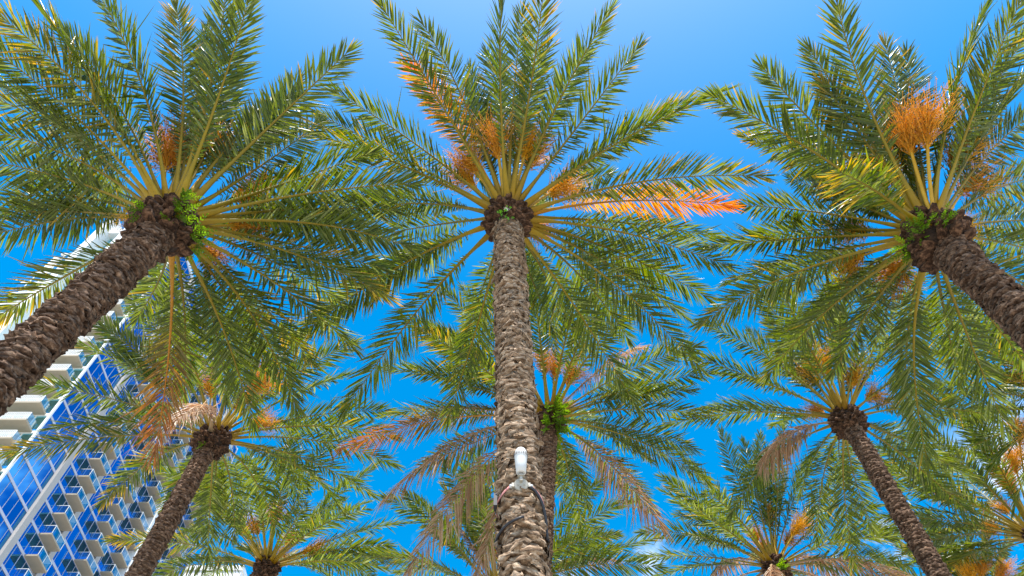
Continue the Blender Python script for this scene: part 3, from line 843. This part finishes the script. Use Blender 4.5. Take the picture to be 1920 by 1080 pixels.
fern(centre2, 'ferns on the palm behind the spotlight trunk', [(1040, 770, 1.5, 'thick green fern tuft on the head behind the spotlight trunk, topmost of three'), (1036, 800, 1.7, 'thick green fern tuft on the head behind the spotlight trunk, middle of three'),
     (1030, 828, 1.4, 'thick green fern tuft on the head behind the spotlight trunk, lowest of three')], 8, nfr=14)
fern(left2, 'ferns on the palm with the folded brown frond', [(383, 834, 0.7, 'tiny yellow green fern on the head under the folded brown frond')], 9)
fern(right3, 'ferns on the palm with drooping dry fronds', [(1462, 1068, 1.3, 'bright green fern tuft on the palm head ringed with dry fronds')], 10)

# small flowering sprig on the middle palm
P = at_sphere(948, 407, centre['H'] - UPZ*0.1, centre['headr']*1.15, -1)
sp = empty('flowering_sprig', P); tag(sp, 'small leafy sprig with white flowers on the spotlight palm head', 'plant')
r = np.random.default_rng(3)
lfv = np.array([(0, 0, 0), (0.45, 0.28, 0.06), (1, 0, 0), (0.45, -0.28, 0.06), (0.45, 0, -0.04)]); lff = np.array([(0, 4, 1), (4, 2, 1), (0, 3, 4), (4, 3, 2)])
lme = tri_mesh('leaf', lfv*0.07, lff, np.tile([0.16, 0.40, 0.03], (5, 1))); lme.materials.append(M['fern'])
pv = []; pf = []
for k in range(5):
    a = 2*math.pi*k/5; b = len(pv)
    pv += [(0, 0, 0), (0.02*math.cos(a-.4), 0.02*math.sin(a-.4), .006), (0.034*math.cos(a), 0.034*math.sin(a), .004), (0.02*math.cos(a+.4), 0.02*math.sin(a+.4), .006)]; pf.append((b, b+1, b+2, b+3))
fme = tri_mesh('flower', np.array(pv), np.array(pf)); fme.materials.append(M['petal'])
MB().tube([(0, 0.12, 0.0), (0, 0.02, 0.01), (0, -0.10, 0.05)], 0.006, 5).build('stem', M['fern'], sp)
for k in range(34):
    o = link('leaf', lme, sp, loc=tuple(r.normal(0, 0.045, 3) + np.array([0, -0.03, 0]))); o.rotation_euler = tuple(r.uniform(-3, 3, 3)); o.scale = (r.uniform(0.7, 1.2),)*3
for k in range(7):
    o = link('flower', fme, sp, loc=(r.normal(0.03, 0.03), -0.10 + r.normal(0, 0.015), r.normal(0.06, 0.025))); o.rotation_euler = (R(120) + r.normal(0, .3), r.normal(0, .3), 0)

# ------------------------------------------------------------------ spotlight strapped to the middle trunk
zl = 6.14
c0 = centre['axis'](np.array([zl]))[0]; rl = float(centre['rt'](zl))
D = np.array([c0[0] + 0.005, c0[1] - rl*1.36, zl])                  # middle of the mounting disc, on the trunk's front
lampo = empty('tree_spotlight', D); tag(lampo, 'white bullet spotlight strapped to the pale middle palm trunk', 'spotlight')
MB().lathe((0, 0.05, 0), (0, -1, -0.25), [(-0.08, 0.055), (0.0, 0.062), (0.045, 0.062), (0.055, 0.056), (0.058, 0.0)], 28).build('mounting_disc', M['lamp_grey'], lampo, False)
for sx, sz in ((-0.026, 0.024), (0.026, -0.022), (0.026, 0.024), (-0.026, -0.022)):
    MB().lathe((sx, -0.004 + 0.02*0, sz), (0, -1, -0.25), [(0, 0.006), (0.008, 0.006), (0.010, 0.003)], 8).build('screw', M['lamp_grey'], lampo)
MB().box((-0.012, -0.04, 0.0), (0.012, -0.012, 0.075)).box((-0.030, -0.05, 0.055), (-0.018, -0.005, 0.12)).box((0.018, -0.05, 0.055), (0.030, -0.005, 0.12)).box((-0.030, -0.05, 0.05), (0.030, -0.005, 0.062)).build('yoke', M['lamp_grey'], lampo)
axl = unit((0, -0.06, 1)); hb = np.array([0, -0.03, 0.085])
MB().lathe(hb, axl, [(0, 0.034), (0.004, 0.042), (0.09, 0.050), (0.18, 0.056), (0.215, 0.056), (0.245, 0.051), (0.268, 0.040), (0.282, 0.024), (0.287, 0.0)], 32).build('housing', M['lamp'], lampo, True)
MB().lathe(hb + axl*0.172, axl, [(0, 0.0567), (0.002, 0.0576), (0.042, 0.0580), (0.044, 0.0572)], 32).build('vent_band', M['lamp'], lampo, True)
for k in range(22):
    a = 2*math.pi*k/22; q = hb + axl*0.193 + 0.0592*np.array([math.cos(a), math.sin(a), 0])
    tx = np.array([-math.sin(a), math.cos(a), 0])
    m_ = MB().tube([q - axl*0.014, q + axl*0.014], 0.0034, 6); m_.build('vent_slot', M['black'], lampo)
for sx in (-1, 1):
    MB().box((sx*0.058 - 0.022, 0.005, -0.03), (sx*0.058 + 0.022, 0.05, 0.012)).build('ear', M['lamp_grey'], lampo)
    MB().lathe((sx*0.085, 0.03, -0.008), (sx, 0, -0.1), [(-0.02, 0.018), (0.012, 0.018), (0.016, 0.012)], 12).build('buckle', M['lamp'], lampo, True)
    # webbing strap running back and down round the trunk
    pts = []
    for f in np.linspace(0, 1, 12):
        a = -math.pi/2 + sx*(0.42 + f*1.75)
        rr = rl*1.27
        pts.append(np.array([c0[0] + rr*math.cos(a), c0[1] + rr*math.sin(a), zl - 0.005 - 0.16*f]) - D)
    V = []; Fq = []
    for i, p_ in enumerate(pts):
        V += [p_ + np.array([0, 0, 0.014]), p_ - np.array([0, 0, 0.014])]
        o2 = unit((p_ + D - c0)*np.array([1, 1, 0]))*0.004
        V += [p_ - np.array([0, 0, 0.014]) + o2, p_ + np.array([0, 0, 0.014]) + o2]
    for i in range(len(pts)-1):
        b = i*4
        for k in range(4): Fq.append((b+k, b+(k+1) % 4, b+4+(k+1) % 4, b+4+k))
    me = tri_mesh('strap', np.array(V), np.array(Fq)); link('strap', me, lampo, M['strap'])
# power cable: out of the disc, arching round the side, then once round the trunk lower down
pts = []
for f in np.linspace(0, 1, 16):
    a = -math.pi/2 + 0.30 + 1.15*f**0.8
    rr = rl*(1.32 + 0.08*math.sin(math.pi*f))
    pts.append(np.array([c0[0] + rr*math.cos(a), c0[1] + rr*math.sin(a), zl - 0.02 - 0.42*f**1.5]) - D)
MB().tube(pts, 0.0135, 10).build('cable', M['black'], lampo, True)
pts = []
for f in np.linspace(0, 1, 26):
    a = -math.pi/2 + 1.45 + 4.9*f
    z = zl - 0.44 - 0.02*f + 0.10*max(0, f-0.75)/0.25
    cc_ = centre['axis'](np.array([z]))[0]; rr = rl*1.35
    pts.append(np.array([cc_[0] + rr*math.cos(a), cc_[1] + rr*math.sin(a), z]) - D)
MB().tube(pts, 0.011, 8).build('cable', M['black'], lampo, True)
MB().box((-0.235, 0.10, -0.15), (-0.205, 0.18, -0.02)).build('junction_box', M['black'], lampo)
